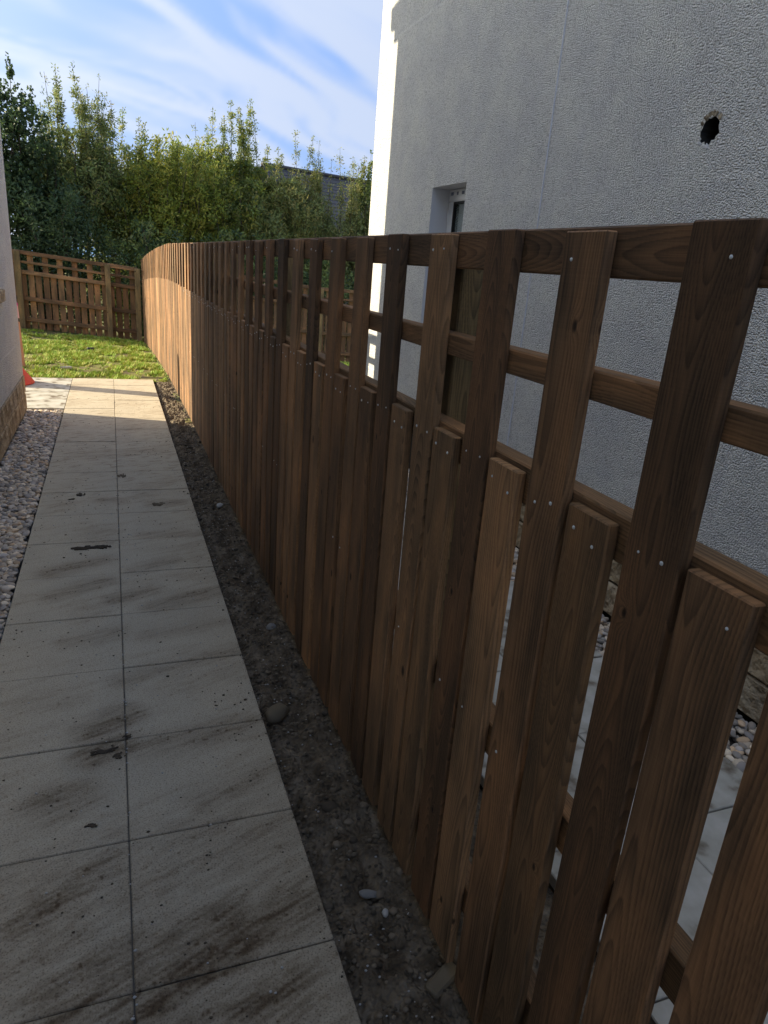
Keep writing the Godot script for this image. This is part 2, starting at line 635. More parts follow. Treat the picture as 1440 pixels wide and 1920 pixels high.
# a close board fence with an open trellis top. path(t) gives the foot of the board face at t metres along; out is the side that the boards face
func board_fence(f: Node3D, length: float, path: Callable, out: Callable, first_tall: float, post_at: Array, tall_h: float, short_h: float, with_nails: float, t0 := 0.0, low := 1.0) -> void:
	var pitch := 0.2646
	var n := int((length - first_tall) / pitch)
	for k in range(int(floor((t0 - first_tall) / pitch)), n + 1):
		for kind in 2:
			var t := first_tall + k * pitch + kind * (pitch - 0.1235) + rng.randf_range(-0.003, 0.003)
			if t < t0 or t > length:
				continue
			var foot: Vector3 = path.call(t)
			var o3: Vector3 = out.call(t)
			var h := tall_h if kind == 0 else short_h
			var wid := 0.103 if kind == 0 else 0.106
			var b := piece("tall_board" if kind == 0 else "short_board", board_mesh(wid, h, (rng.randi() % 32)), M.wood[rng.randi() % 8], f, foot - o3 * 0.010 + Vector3(0, 0.005 + rng.randf_range(-0.004, 0.004), 0))
			b.basis = Basis(Vector3.UP, atan2(o3.z, -o3.x) + rng.randf_range(-0.02, 0.02)) * Basis(Vector3.RIGHT, rng.randf_range(-0.004, 0.004))
			if t < with_nails:
				nails(b, [[0.66, 0.25], [h - 0.035, 0.5], [1.19, 0.95]] if kind == 0 else [[0.66, 0.25], [h - 0.04, 0.95]], -1.0)
	# rails behind the boards, one piece per bay
	for i in post_at.size() - 1:
		var a: float = post_at[i]
		var c: float = post_at[i + 1]
		for r0 in [[1.591, 0.072], [1.397, 0.046], [1.190, 0.072], [0.640, 0.075], [0.20, 0.075]]:
			var r := [r0[0] * low, r0[1]]
			var pa: Vector3 = path.call(a + 0.002)
			var pc: Vector3 = path.call(c - 0.002)
			var oa: Vector3 = out.call(a)
			var oc: Vector3 = out.call(c)
			rail(f, pa - oa * 0.0435 + Vector3(0, r[0], 0), pc - oc * 0.0435 + Vector3(0, r[0], 0), r[1], 0.044, M.wood[rng.randi() % 8])
	for t in post_at:
		var foot: Vector3 = path.call(t)
		var o3: Vector3 = out.call(t)
		var st := begin()
		cbox(st, Vector3(-0.049, -0.3, -0.05), Vector3(0.049, 1.60 * low + 0.01, 0.05), 0.004, wood_uv(1, rng.randi() % STRIPS, rng.randf()))
		var p := piece("post", st.commit(), M.post, f, foot - o3 * 0.112)
		p.basis = Basis(Vector3.UP, atan2(o3.z, -o3.x))

# ---------------------------------------------------------------- houses
func stones(parent: Node3D, x: float, z0: float, z1: float, courses: Array, face: float) -> void:
	var y := 0.0
	for c in courses:
		var z := z0 + rng.randf_range(-0.3, 0.0)
		while z < z1:
			var l := rng.randf_range(0.30, 0.62)
			var a := maxf(z, z0)
			var b := minf(z + l, z1)
			if b - a > 0.06:
				var st := begin()
				var proud := rng.randf_range(0.0, 0.008)
				cbox(st, Vector3(-0.05, -c * 0.5 + 0.004, -(b - a) * 0.5 + 0.004), Vector3(0.05 + proud, c * 0.5 - 0.004, (b - a) * 0.5 - 0.004), 0.008)
				var s := piece("base_stone", st.commit(), M.stone[rng.randi() % 4], parent, Vector3(x - face * 0.045, y + c * 0.5, (a + b) * 0.5))
				if face < 0:
					s.rotation.y = PI
			z += l
		y += c

func pitched_roof(parent: Node3D, x_eave: float, y_eave: float, x_ridge: float, y_ridge: float, z0: float, z1: float) -> void:
	# stepped courses of tiles from eave to ridge, one side
	var st := begin()
	var n := 16
	var slope := Vector3(x_ridge - x_eave, y_ridge - y_eave, 0)
	var up := slope.normalized()
	var nor := Vector3(-up.y, up.x, 0)
	if nor.y < 0:
		nor = -nor
	for i in n:
		var p := Vector3(x_eave, y_eave, 0) + slope * (float(i) / n)
		var q := Vector3(x_eave, y_eave, 0) + slope * (float(i + 1) / n) + up * 0.06
		var a := p + nor * 0.05
		var b := q + nor * 0.025
		poly(st, [Vector3(a.x, a.y, z0), Vector3(a.x, a.y, z1), Vector3(b.x, b.y, z1), Vector3(b.x, b.y, z0)], nor)
		poly(st, [Vector3(a.x, a.y, z0), Vector3(a.x, a.y, z1), Vector3(p.x, p.y, z1) + nor * 0.022, Vector3(p.x, p.y, z0) + nor * 0.022], -up)
	var e := Vector3(x_eave, y_eave, 0)
	var r := e + slope
	for z in [z0, z1]:
		poly(st, [Vector3(e.x, e.y, z) - nor * 0.1, Vector3(e.x, e.y, z) + nor * 0.05, Vector3(r.x, r.y, z) + nor * 0.05, Vector3(r.x, r.y, z) - nor * 0.1], Vector3(0, 0, -1 if z == minf(z0, z1) else 1))
	poly(st, [Vector3(e.x, e.y, z0) - nor * 0.1, Vector3(e.x, e.y, z1) - nor * 0.1, Vector3(r.x, r.y, z1) - nor * 0.1, Vector3(r.x, r.y, z0) - nor * 0.1], -nor)
	part("roof_slope", st.commit(), M.tile, parent)

func solid(parent: Node3D, called: String, lo: Vector3, hi: Vector3, material: Material, c := 0.004) -> MeshInstance3D:
	var st := begin()
	cbox(st, lo - (lo + hi) * 0.5, hi - (lo + hi) * 0.5, c)
	return part(called, st.commit(), material, parent, (lo + hi) * 0.5)

func left_house() -> void:
	var h := thing("white_house", "white roughcast house on the left with a tan stone base course", "house", Vector3(-0.82, 0, -7.42))
	var o := Vector3(-0.82, 0, -7.42)
	var c := CSGCombiner3D.new()
	c.name = "wall"
	var b := CSGBox3D.new()
	b.size = Vector3(7.18, 4.385, 9.22)
	b.position = Vector3(-3.59, 2.5275, 4.61)
	b.material = M.roughcast
	c.add_child(b)
	var w := CSGBox3D.new()
	w.operation = CSGShape3D.OPERATION_SUBTRACTION
	w.size = Vector3(0.5, 1.10, 0.96)
	w.position = Vector3(-0.02, 1.71, 1.53)
	w.material = M.smooth_render
	c.add_child(w)
	h.add_child(c)
	var f := Node3D.new()
	f.name = "window"
	f.position = Vector3(-0.20, 1.71, 1.53)
	h.add_child(f)
	var fr := begin()
	cbox(fr, Vector3(-0.06, 0.47, -0.478), Vector3(0, 0.548, 0.478), 0.004)
	cbox(fr, Vector3(-0.06, -0.548, -0.478), Vector3(0, -0.47, 0.478), 0.004)
	cbox(fr, Vector3(-0.059, -0.469, -0.479), Vector3(-0.001, 0.469, -0.41), 0.004)
	cbox(fr, Vector3(-0.059, -0.469, 0.41), Vector3(-0.001, 0.469, 0.479), 0.004)
	part("frame", fr.commit(), M.upvc, f)
	part("pane", chamfered(Vector3(0.006, 0.935, 0.815), 0.0), M.glass, f, Vector3(-0.03, 0, 0))
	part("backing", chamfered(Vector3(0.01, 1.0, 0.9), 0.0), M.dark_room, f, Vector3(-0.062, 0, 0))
	solid(h, "plinth", Vector3(-7.98, -0.2, -7.40) - o, Vector3(-0.865, 0.335, 1.78) - o, M.core, 0.004)
	stones(h, 0.0, 0.0, 9.2, [0.168, 0.167], 1.0)
	for k in 6:   # the base course along the end wall
		var s := piece("base_stone", chamfered(Vector3(0.48, 0.327, 0.1), 0.008), M.stone[k % 4], h, Vector3(-0.36 - k * 0.49, 0.168, 0.042))
		s.rotation.y = 0.0
	var sill := solid(h, "window_sill", Vector3(-0.90, 1.068, -6.475) - o, Vector3(-0.79, 1.16, -5.3) - o, M.stone[2], 0.006)
	sill.name = "window_sill"
	# eaves: soffit, fascia, gutter, and roof with a small overhang at the gable
	solid(h, "fascia", Vector3(-0.80, 4.62, -7.50) - o, Vector3(-0.77, 4.80, 1.95) - o, M.fascia, 0.003)
	var g := begin()
	for k in 8:
		var a0 := PI * k / 8.0
		var a1 := PI * (k + 1) / 8.0
		var p := []
		for q in [[a0, -7.55], [a1, -7.55], [a1, 1.95], [a0, 1.95]]:
			p.append(Vector3(-0.705 - 0.06 * cos(q[0]), 4.74 - 0.06 * sin(q[0]), q[1]) - o)
		poly(g, p, Vector3(-cos(a0), -sin(a0), 0))
	part("gutter", g.commit(), M.gutter, h)
	pitched_roof(h, 0.10, 4.80, -3.59, 6.7, -0.16, 9.38)
	pitched_roof(h, -7.28, 4.80, -3.59, 6.7, -0.16, 9.38)
	for z in [0.0, 9.2]:
		var gable := begin()
		poly(gable, [Vector3(0, 4.72, z), Vector3(-7.18, 4.72, z), Vector3(-3.59, 6.55, z)], Vector3(0, 0, -1 if z == 0.0 else 1))
		part("gable", gable.commit(), M.roughcast, h)

func right_house() -> void:
	var h := thing("white_house", "white roughcast house behind the fence with small window and drilled hole", "house", Vector3(2.25, 0, -6.6))
	var o := Vector3(2.25, 0, -6.6)
	var c := CSGCombiner3D.new()
	c.name = "wall"
	var b := CSGBox3D.new()
	b.size = Vector3(7, 4.50, 11.6)
	b.position = Vector3(3.5, 2.25 + 0.335, 5.8)
	b.material = M.roughcast
	c.add_child(b)
	var w := CSGBox3D.new()   # window opening
	w.operation = CSGShape3D.OPERATION_SUBTRACTION
	w.size = Vector3(0.5, 1.08, 0.56)
	w.position = Vector3(0.25 - 0.13, 1.59, 1.677)
	w.material = M.smooth_render
	c.add_child(w)
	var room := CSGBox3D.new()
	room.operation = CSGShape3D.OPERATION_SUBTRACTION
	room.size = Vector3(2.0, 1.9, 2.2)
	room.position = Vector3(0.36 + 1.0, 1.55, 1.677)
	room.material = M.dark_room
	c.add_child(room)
	var hole := CSGPolygon3D.new()
	hole.operation = CSGShape3D.OPERATION_SUBTRACTION
	var pts := PackedVector2Array()
	for k in 22:
		var a := TAU * k / 22.0
		var r := 0.050 + rng.randf_range(-0.006, 0.006)
		pts.append(Vector2(cos(a) * r, sin(a) * r * 0.94))
	pts[14] *= 1.25
	pts[15] *= 0.86
	pts[16] *= 1.16
	pts[17] *= 1.12
	pts[18] *= 0.84
	pts[5] *= 1.12
	hole.polygon = pts
	hole.depth = 0.34
	hole.rotation.y = -PI / 2
	hole.position = Vector3(-0.02, 2.157, 6.6 - 2.497)
	hole.material = M.core
	c.add_child(hole)
	h.add_child(c)
	# chipped render round the hole: bare mortar above, loose white flakes below
	for q in [[0.6, 2.7, 0.052, 0.016, M.stone[3], "bare_mortar", 16], [3.6, 4.9, 0.048, 0.014, M.smooth_render, "loose_flakes", 10]]:
		var chip := begin()
		for k in q[6]:
			var a := rng.randf_range(q[0], q[1])
			var r: float = q[2] + rng.randf_range(0.0, q[3])
			var s := rng.randf_range(0.003, 0.007)
			var p := Vector3(-0.0005, 2.157 + sin(a) * r, 6.6 - 2.497 + cos(a) * r)
			cbox(chip, Vector3(-s * 0.5, -s, -s * 1.4), Vector3(s * 0.5, s, s * 1.4), s * 0.4, null, Transform3D(Basis(Vector3.RIGHT, rng.randf() * 3.0), p))
		part(q[5], chip.commit(), q[4], h).set_meta("kind", "stuff")
	solid(h, "plinth", Vector3(2.295, -0.2, -6.58) - o, Vector3(9.2, 0.333, 4.9) - o, M.core)
	stones(h, 0.0, 2.0, 8.0, [0.168, 0.167], -1.0)
	solid(h, "expansion_bead", Vector3(2.244, 0.34, -3.684) - o, Vector3(2.252, 4.8, -3.677) - o, M.bead, 0.002)
	# window: frame set back in the opening
	var f := Node3D.new()
	f.name = "window"
	f.position = Vector3(0.14, 1.59, 1.677)
	h.add_child(f)
	var fr := begin()
	cbox(fr, Vector3(0, 0.455, -0.278), Vector3(0.06, 0.538, 0.278), 0.004)
	cbox(fr, Vector3(0, -0.538, -0.278), Vector3(0.06, -0.455, 0.278), 0.004)
	cbox(fr, Vector3(0.001, -0.454, -0.279), Vector3(0.059, 0.454, -0.205), 0.004)
	cbox(fr, Vector3(0.001, -0.454, 0.205), Vector3(0.059, 0.454, 0.279), 0.004)
	part("frame", fr.commit(), M.upvc, f)
	var ga := begin()
	cbox(ga, Vector3(0.006, 0.440, -0.204), Vector3(0.05, 0.4535, 0.204), 0.001)
	cbox(ga, Vector3(0.006, -0.453, -0.204), Vector3(0.05, 0.4395, -0.190), 0.001)
	cbox(ga, Vector3(0.006, -0.453, 0.190), Vector3(0.05, 0.4395, 0.204), 0.001)
	part("gasket", ga.commit(), M.gasket, f)
	part("pane", chamfered(Vector3(0.006, 0.90, 0.385), 0.0), M.glass, f, Vector3(0.03, -0.01, 0))
	part("protective_tape", chamfered(Vector3(0.002, 0.04, 0.54), 0.0), M.tape, f, Vector3(-0.002, 0.508, -0.001))
	for k in 4:
		part("protective_tape", chamfered(Vector3(0.002, 0.10, 0.034), 0.0), M.tape, f, Vector3(-0.002, 0.35 - k * 0.2, -0.257 + 0.006 * (k % 2)))
	for k in 6:
		part("tape_print", chamfered(Vector3(0.001, 0.022, 0.028 if k % 2 else 0.044), 0.0), M.ink, f, Vector3(-0.004, 0.508, -0.22 + k * 0.09))
	# air brick low in the base course
	var v := Node3D.new()
	v.name = "air_vent"
	v.position = Vector3(-0.012, 0.088, 4.5)
	h.add_child(v)
	part("backing", chamfered(Vector3(0.01, 0.075, 0.23), 0.002), M.gasket, v)
	for k in 6:
		piece("vent_bar", chamfered(Vector3(0.008, 0.0055, 0.225), 0.001), M.pink if false else M.house_wall, v, Vector3(-0.008, -0.03 + k * 0.012, 0))
	# roof
	solid(h, "fascia", Vector3(2.20, 4.66, -6.75) - o, Vector3(2.23, 4.86, 4.9) - o, M.fascia, 0.003)
	pitched_roof(h, -0.12, 5.02, 3.5, 7.6, -0.16, 11.7)
	pitched_roof(h, 7.12, 5.02, 3.5, 7.6, -0.16, 11.7)
	for z in [0.0, 11.55]:
		var gable := begin()
		poly(gable, [Vector3(0, 4.84, z), Vector3(7.0, 4.84, z), Vector3(3.5, 7.4, z)], Vector3(0, 0, -1 if z == 0.0 else 1))
		part("gable", gable.commit(), M.roughcast, h)

func far_house() -> void:
	var h := thing("tiled_house", "grey tiled roof of a house glimpsed behind the trees", "house", Vector3(11.75, -1.2, -32.4))
	h.rotation.y = deg_to_rad(18.0)
	solid(h, "wall", Vector3(-6, 0, -3.4), Vector3(6, 3.6, 3.2), M.house_wall)
	var st := begin()
	for side in [1.0, -1.0]:
		for i in 20:
			var a0 := float(i) / 20.0
			var a1 := float(i + 1) / 20.0 + 0.01
			var p := Vector2(lerpf(3.7, 0.0, a0), lerpf(3.3, 6.25, a0))
			var q := Vector2(lerpf(3.7, 0.0, a1), lerpf(3.3, 6.25, a1) - 0.03)
			poly(st, [Vector3(-6.3, p.y, p.x * side), Vector3(6.3, p.y, p.x * side), Vector3(6.3, q.y, q.x * side), Vector3(-6.3, q.y, q.x * side)], Vector3(0, 1, side))
			poly(st, [Vector3(-6.3, p.y, p.x * side), Vector3(6.3, p.y, p.x * side), Vector3(6.3, p.y - 0.05, p.x * side - 0.001), Vector3(-6.3, p.y - 0.05, p.x * side - 0.001)], Vector3(0, 0, side))
	for x in [-6.0, 6.0]:
		poly(st, [Vector3(x, 3.6, -3.4), Vector3(x, 3.6, 3.4), Vector3(x, 6.2, 0)], Vector3(signf(x), 0, 0))
	part("roof", st.commit(), M.tile, h)
	solid(h, "ridge", Vector3(-6.3, 6.2, -0.12), Vector3(6.3, 6.32, 0.12), M.tile, 0.04)
	for x in [-3.5, 0.0, 3.5]:
		var w := solid(h, "window", Vector3(x - 0.6, 1.4, 3.19), Vector3(x + 0.6, 2.6, 3.24), M.upvc)
		solid(w, "pane", Vector3(-0.52, -0.52, 0.024), Vector3(0.52, 0.52, 0.03), M.gasket)

# ---------------------------------------------------------------- trees
func leaf_mesh(long: float, wide: float) -> ArrayMesh:
	var st := begin()
	var pts := [Vector3(0, 0, 0), Vector3(-wide * 0.5, long * 0.45, wide * 0.12), Vector3(0, long, 0), Vector3(wide * 0.5, long * 0.45, wide * 0.12)]
	poly(st, [pts[0], pts[1], pts[2]], Vector3(0, 0, 1))
	poly(st, [pts[0], pts[2], pts[3]], Vector3(0, 0, 1))
	return st.commit()

func spray_mesh(seed_: int, n: int, long: float, wide: float, spread: float) -> ArrayMesh:   # a twig end with several leaves
	var r := RandomNumberGenerator.new()
	r.seed = seed_
	var st := begin()
	for i in n:
		var d := Vector3(r.randf_range(-1, 1), r.randf_range(-0.5, 1.2), r.randf_range(-1, 1)).normalized()
		var e := d.cross(Vector3(r.randf_range(-1, 1), r.randf_range(-1, 1), r.randf_range(-1, 1))).normalized()
		var f := d.cross(e)
		var p := Vector3(r.randf_range(-1, 1), r.randf_range(-1, 1), r.randf_range(-1, 1)) * spread
		var l := long * r.randf_range(0.7, 1.2)
		var w := wide * r.randf_range(0.8, 1.2)
		poly(st, [p, p + d * l * 0.45 - e * w * 0.5 + f * w * 0.15, p + d * l], f)
		poly(st, [p, p + d * l, p + d * l * 0.45 + e * w * 0.5 + f * w * 0.15], f)
	return st.commit()

func tree(called: String, label: String, at: Vector2, height: float, radius: float, spires: Array, palette: Array, spray: ArrayMesh, density: float, shoots: int, base_y := 0.1) -> void:
	var foot := Vector3(at.x, drop(at.x, at.y) - 0.05, at.y)
	var t := thing(called, label, "tree", foot, "trees and bushes beyond the back fence")
	var st := begin()
	var tops := []
	var n := noise(int(at.x * 100.0) + 900, 0.55, 3)
	var core := height * 0.90
	for k in 7:
		var a := rng.randf() * TAU
		var r := radius * rng.randf_range(0.25, 0.75)
		var h := core * rng.randf_range(0.6, 0.95)
		var base := Vector3(cos(a) * 0.12, 0, sin(a) * 0.12)
		var tip := Vector3(cos(a) * r, h, sin(a) * r)
		var mid := base.lerp(tip, 0.5) + Vector3(rng.randf_range(-0.15, 0.15), 0.15, rng.randf_range(-0.15, 0.15))
		tube(st, [base, mid, tip], [0.045, 0.03, 0.01], 6)
		tops.append(mid)
		tops.append(tip)
	var where := []
	var cols := []
	var put := func(p: Vector3, s: float) -> void:
		where.append(Transform3D(Basis.from_euler(Vector3(rng.randf_range(-0.7, 0.7), rng.randf() * TAU, rng.randf_range(-0.7, 0.7))).scaled(Vector3.ONE * s), p))
		var c: Color = palette[rng.randi() % palette.size()]
		cols.append(c * rng.randf_range(0.8, 1.2))
	# crown: an uneven body, thinned where the noise is low
	var count := int(density * radius * radius * height * 620.0)
	for i in count:
		var y := base_y + pow(rng.randf(), 0.85) * (core - base_y)
		var f := y / core
		var lim := radius * (0.80 + 0.3 * sin(f * PI)) * (1.0 if f < 0.75 else sqrt(maxf(0.0, 1.0 - pow((f - 0.75) / 0.27, 2))))
		var a := rng.randf() * TAU
		if density < 1.0 and f > 0.66 and rng.randf() < (f - 0.66) * 1.9:
			continue
		var r := lim * sqrt(rng.randf()) * (1.0 + 0.35 * n.get_noise_2d(cos(a) * 2.0 + sin(a) * 5.0, y * 1.5))
		var p := Vector3(cos(a) * r, y, sin(a) * r)
		if n.get_noise_3dv(p * 2.4) < -0.14 - 0.12 * (1.0 - f) + 0.16 * smoothstep(0.8, 1.0, f):
			continue
		put.call(p, rng.randf_range(0.75, 1.2))
	# upright shoots that make the ragged skyline
	var shoot_list := []
	for s in spires:
		shoot_list.append([Vector3(s[0] - at.x, core * 0.55, s[2] if s.size() > 2 else 0.0), s[1] - foot.y, 1.0])
		for k in 9:
			shoot_list.append([Vector3(s[0] - at.x + rng.randf_range(-0.36, 0.36), core * 0.5, rng.randf_range(-0.3, 0.3)), (s[1] - foot.y) * rng.randf_range(0.62, 0.97), 1.1])
	for k in shoots:
		var a := rng.randf() * TAU
		var r := radius * sqrt(rng.randf()) * 0.95
		shoot_list.append([Vector3(cos(a) * r, core * rng.randf_range(0.45, 0.7), sin(a) * r), core * rng.randf_range(0.80, 1.0) * (1.0 - 0.16 * pow(r / radius, 2.0)), 1.2])
	for s in shoot_list:
		var b: Vector3 = s[0]
		var lean := Vector3(rng.randf_range(-0.3, 0.3), 0, rng.randf_range(-0.3, 0.3))
		if s[2] == 1.0:
			lean *= 0.3
		var tip := Vector3(b.x, s[1], b.z) + lean
		var bow := Vector3(rng.randf_range(-0.12, 0.12), 0, rng.randf_range(-0.12, 0.12))
		tube(st, [b, b.lerp(tip, 0.5) + bow, tip], [0.012, 0.008, 0.003], 4)
		var l := tip.y - b.y
		for k in int(l * 20.0 * s[2]):
			var f := rng.randf()
			var sp := lerpf(0.22, 0.03, f)
			put.call(b.lerp(tip, f) + bow * (1.0 - absf(2.0 * f - 1.0)) + Vector3(rng.randf_range(-sp, sp), rng.randf_range(-0.05, 0.05), rng.randf_range(-sp, sp)), lerpf(1.0, 0.6, f))
		for j in int(l * 3.2):   # side twigs that stand off the shoot
			var f0 := rng.randf_range(0.25, 0.92)
			var root := b.lerp(tip, f0) + bow * (1.0 - absf(2.0 * f0 - 1.0))
			var w := rng.randf() * TAU
			var end := root + Vector3(cos(w) * 0.6, rng.randf_range(0.5, 1.2), sin(w) * 0.6) * rng.randf_range(0.2, 0.45) * (1.15 - f0)
			for k in 4:
				put.call(root.lerp(end, rng.randf()) + Vector3(rng.randf_range(-0.04, 0.04), 0, rng.randf_range(-0.04, 0.04)), 0.7)
	part("trunk", st.commit(), M.bark, t)
	scatter("foliage", spray, M.leaf, where, cols, t)

# ---------------------------------------------------------------- the scene
func _ready() -> void:
	rng.seed = 4711
	var cam := Camera3D.new()
	cam.name = "camera"
	cam.fov = 72.37
	cam.near = 0.05
	cam.far = 400.0
	cam.position = Vector3(0, 1.5427, 0)
	cam.rotation_order = EULER_ORDER_YXZ
	cam.rotation_degrees = Vector3(-19.135, -21.721, 4.649)
	add_child(cam)
	cam.current = true
	var env := Environment.new()
	env.background_mode = Environment.BG_SKY
	var sky := Sky.new()
	var sm := PanoramaSkyMaterial.new()
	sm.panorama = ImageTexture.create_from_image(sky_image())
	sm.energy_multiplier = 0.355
	sky.sky_material = sm
	env.sky = sky
	env.tonemap_mode = Environment.TONE_MAPPER_LINEAR
	env.tonemap_exposure = 3.0
	env.sdfgi_enabled = true
	env.ssao_enabled = true
	env.ssil_enabled = true
	var we := WorldEnvironment.new()
	we.name = "world_environment"
	we.environment = env
	add_child(we)
	var sun := DirectionalLight3D.new()
	sun.name = "sun"
	sun.light_color = Color(1.0, 0.945, 0.83)
	sun.light_energy = 1.36
	sun.light_angular_distance = 0.5
	sun.shadow_enabled = true
	var to := Vector3(1.0, -1.077 * tan(deg_to_rad(22.3)), 0.405)
	sun.look_at_from_position(Vector3.ZERO, to, Vector3.UP)
	add_child(sun)

	make_materials()

	# ---- the ground
	var gn := noise(101, 0.8, 3)
	tag(part("ground", grid(-60, 60, 12, -120, 60, 66, func(x, z): return drop(x, z) - 0.09 + 0.0 * x), M.lawn_soil), "", "", "", "structure")
	var lawn := func(x, z): return drop(x, z) - 0.035 + 0.018 * gn.get_noise_2d(x * 2.0, z * 2.0)
	tag(part("lawn_ground", grid(-5.5, 0.62, -9.30, -16.2, 90, 90, lawn), M.lawn_soil), "", "", "", "structure")
	tag(part("lawn_ground", grid(0.62, 9.0, -7.0, -16.2, 80, 80, lawn), M.lawn_soil), "", "", "", "structure")
	var sn := noise(102, 2.2, 5)
	var sn2 := noise(103, 16.0, 3)
	var soil := func(x, z):
		var edge := smoothstep(0.0, 0.05, x - 0.44)
		return drop(x, z) - 0.055 + edge * (0.03 + 0.045 * sn.get_noise_2d(x * 1.5, z) + 0.020 * sn2.get_noise_2d(x, z))
	tag(part("soil_strip", grid(0.44, 0.76, 0.8, -9.6, 46, 900, soil), M.soil), "", "", "", "structure")
	tag(part("soil_strip", grid(0.76, 1.07, 0.8, -7.2, 24, 300, func(x, z): return -0.05 + 0.03 * sn.get_noise_2d(x * 1.5, z) + 0.016 * sn2.get_noise_2d(x, z)), M.soil), "", "", "", "structure")

	# ---- paved path: slabs in two columns, and the patio at its end
	var path := Node3D.new()
	path.name = "path"
	add_child(path)
	path.set_meta("kind", "structure")
	piece("bedding", chamfered(Vector3(0.915, 0.04, 10.1), 0.0), M.joint, path, Vector3(-0.0265, -0.027, -4.25))
	var cols := [[-0.4865, -0.0262], [-0.0228, 0.434]]
	for row in range(-4, 18):
		for c in 2:
			var z0 := -1.193 - 0.45 * row + 0.0018
			var z1 := z0 - 0.4464
			var x0: float = cols[c][0]
			var x1: float = cols[c][1]
			var jig := rng.randf_range(-0.002, 0.002)
			var st := begin()
			var mid := Vector3((x0 + x1) * 0.5, 0, (z0 + z1) * 0.5)
			cbox(st, Vector3(x0, -0.04, z1) - mid, Vector3(x1, 0.0, z0) - mid, 0.003)
			var m := st.commit()
			var arr := m.surface_get_arrays(0)
			var vs: PackedVector3Array = arr[Mesh.ARRAY_VERTEX]
			var uv := PackedVector2Array()
			var uv2 := PackedVector2Array()
			for v in vs:
				var p := v + mid
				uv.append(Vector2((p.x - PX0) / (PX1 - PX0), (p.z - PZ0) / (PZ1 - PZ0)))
				uv2.append(Vector2(p.x * 1.9 + p.y + row * 0.37, p.z * 1.9 + c * 0.21))
			arr[Mesh.ARRAY_TEX_UV] = uv
			arr[Mesh.ARRAY_TEX_UV2] = uv2
			var am := ArrayMesh.new()
			am.add_surface_from_arrays(Mesh.PRIMITIVE_TRIANGLES, arr)
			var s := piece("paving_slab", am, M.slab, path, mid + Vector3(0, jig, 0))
			s.rotation = Vector3(rng.randf_range(-0.002, 0.002), 0, rng.randf_range(-0.002, 0.002))
	var patio := Node3D.new()
	patio.name = "patio"
	add_child(patio)
	patio.set_meta("kind", "structure")
	piece("bedding", chamfered(Vector3(3.2, 0.04, 1.79), 0.0), M.joint, patio, Vector3(-2.1, -0.027, -8.393))
	var ps := chamfered(Vector3(0.456, 0.04, 0.445), 0.003)
	for row in 4:
		for c in 7:
			piece("paving_slab", ps, M.plain_slab, patio, Vector3(-0.7185 - 0.46 * c, -0.02 + rng.randf_range(-0.002, 0.002), -7.7155 - 0.45 * row))
	var side_path := Node3D.new()
	side_path.name = "side_path"
	add_child(side_path)
	side_path.set_meta("kind", "structure")
	piece("bedding", chamfered(Vector3(0.89, 0.04, 9.6), 0.0), M.joint, side_path, Vector3(1.515, -0.027, -3.4))
	var pr := chamfered(Vector3(0.446, 0.04, 0.445), 0.003)
	for row in range(-3, 15):
		for c in 2:
			piece("paving_slab", pr, M.plain_slab, side_path, Vector3(1.29 + 0.45 * c, -0.02 + rng.randf_range(-0.002, 0.002), -1.05 - 0.45 * row))

	# ---- pebbles beside both houses
	var peb := blob(111, 6, 10, 0.10, 0.8)
	var pcols := [Color(0.461, 0.389, 0.313), Color(0.369, 0.313, 0.253), Color(0.585, 0.486, 0.367), Color(0.507, 0.404, 0.292), Color(0.308, 0.272, 0.227), Color(0.677, 0.556, 0.401), Color(0.554, 0.389, 0.238), Color(0.431, 0.376, 0.324)]
	tag(part("pebble_bed", chamfered(Vector3(0.35, 0.03, 8.2), 0.0), M.bed, null, Vector3(-0.657, -0.055, -3.4)), "", "", "", "structure")
	tag(part("pebble_bed", chamfered(Vector3(0.32, 0.03, 7.3), 0.0), M.bed, null, Vector3(2.11, -0.055, -3.0)), "", "", "", "structure")
	for bed in [[-0.825, -0.497, 0.6, -7.485, 11500], [1.975, 2.25, 0.5, -6.6, 5000]]:
		var where := []
		var tint := []
		for i in bed[4]:
			var r := rng.randf_range(0.009, 0.019)
			var p := Vector3(rng.randf_range(bed[0] + r * 0.7, bed[1] + 0.004 - r * 0.9), rng.randf_range(-0.035, -0.008), rng.randf_range(bed[3] + 0.02, bed[2]))
			var b := Basis.from_euler(Vector3(rng.randf_range(-0.35, 0.35), rng.randf() * TAU, rng.randf_range(-0.35, 0.35))) * Basis.from_scale(Vector3(r * rng.randf_range(1.05, 1.55), r * rng.randf_range(0.5, 0.75), r))
			where.append(Transform3D(b, p))
			var c: Color = pcols[rng.randi() % pcols.size()]
			tint.append(c * rng.randf_range(0.6, 1.25))
		scatter("pebbles", peb, M.pebble, where, tint)

	# ---- houses
	left_house()
	right_house()
	far_house()

	# ---- the long fence on the right
	var f := thing("timber_fence", "long brown board fence with open trellis top running beside the path", "fence", Vector3(0.667, 0, 1.0))
	var fo := Vector3(0.667, 0, 1.0)
	var fp := func(t: float) -> Vector3:
		var z := 1.0 - t
		return Vector3(fence_x(z), drop(0.62, z), z) - fo
	var fout := func(_t: float) -> Vector3: return Vector3(-1, 0, 0)
	var posts := []
	for k in 10:
		posts.append(0.69 + 1.84 * k)
	posts[-1] = 16.75
	# the far edge of the first tall board in view stands at z = -0.745
	board_fence(f, 16.78, fp, fout, 1.6895 - 0.2646 * 6.0, posts, 1.618, 1.208, 8.5)
	# ---- the fence across the back, seen from behind its rails
	var back := thing("back_fence", "brown board fence across the end of the lawn with rails and posts facing us", "fence", Vector3(0.50, drop(0.5, -15.8), -15.85))
	var bo := back.position
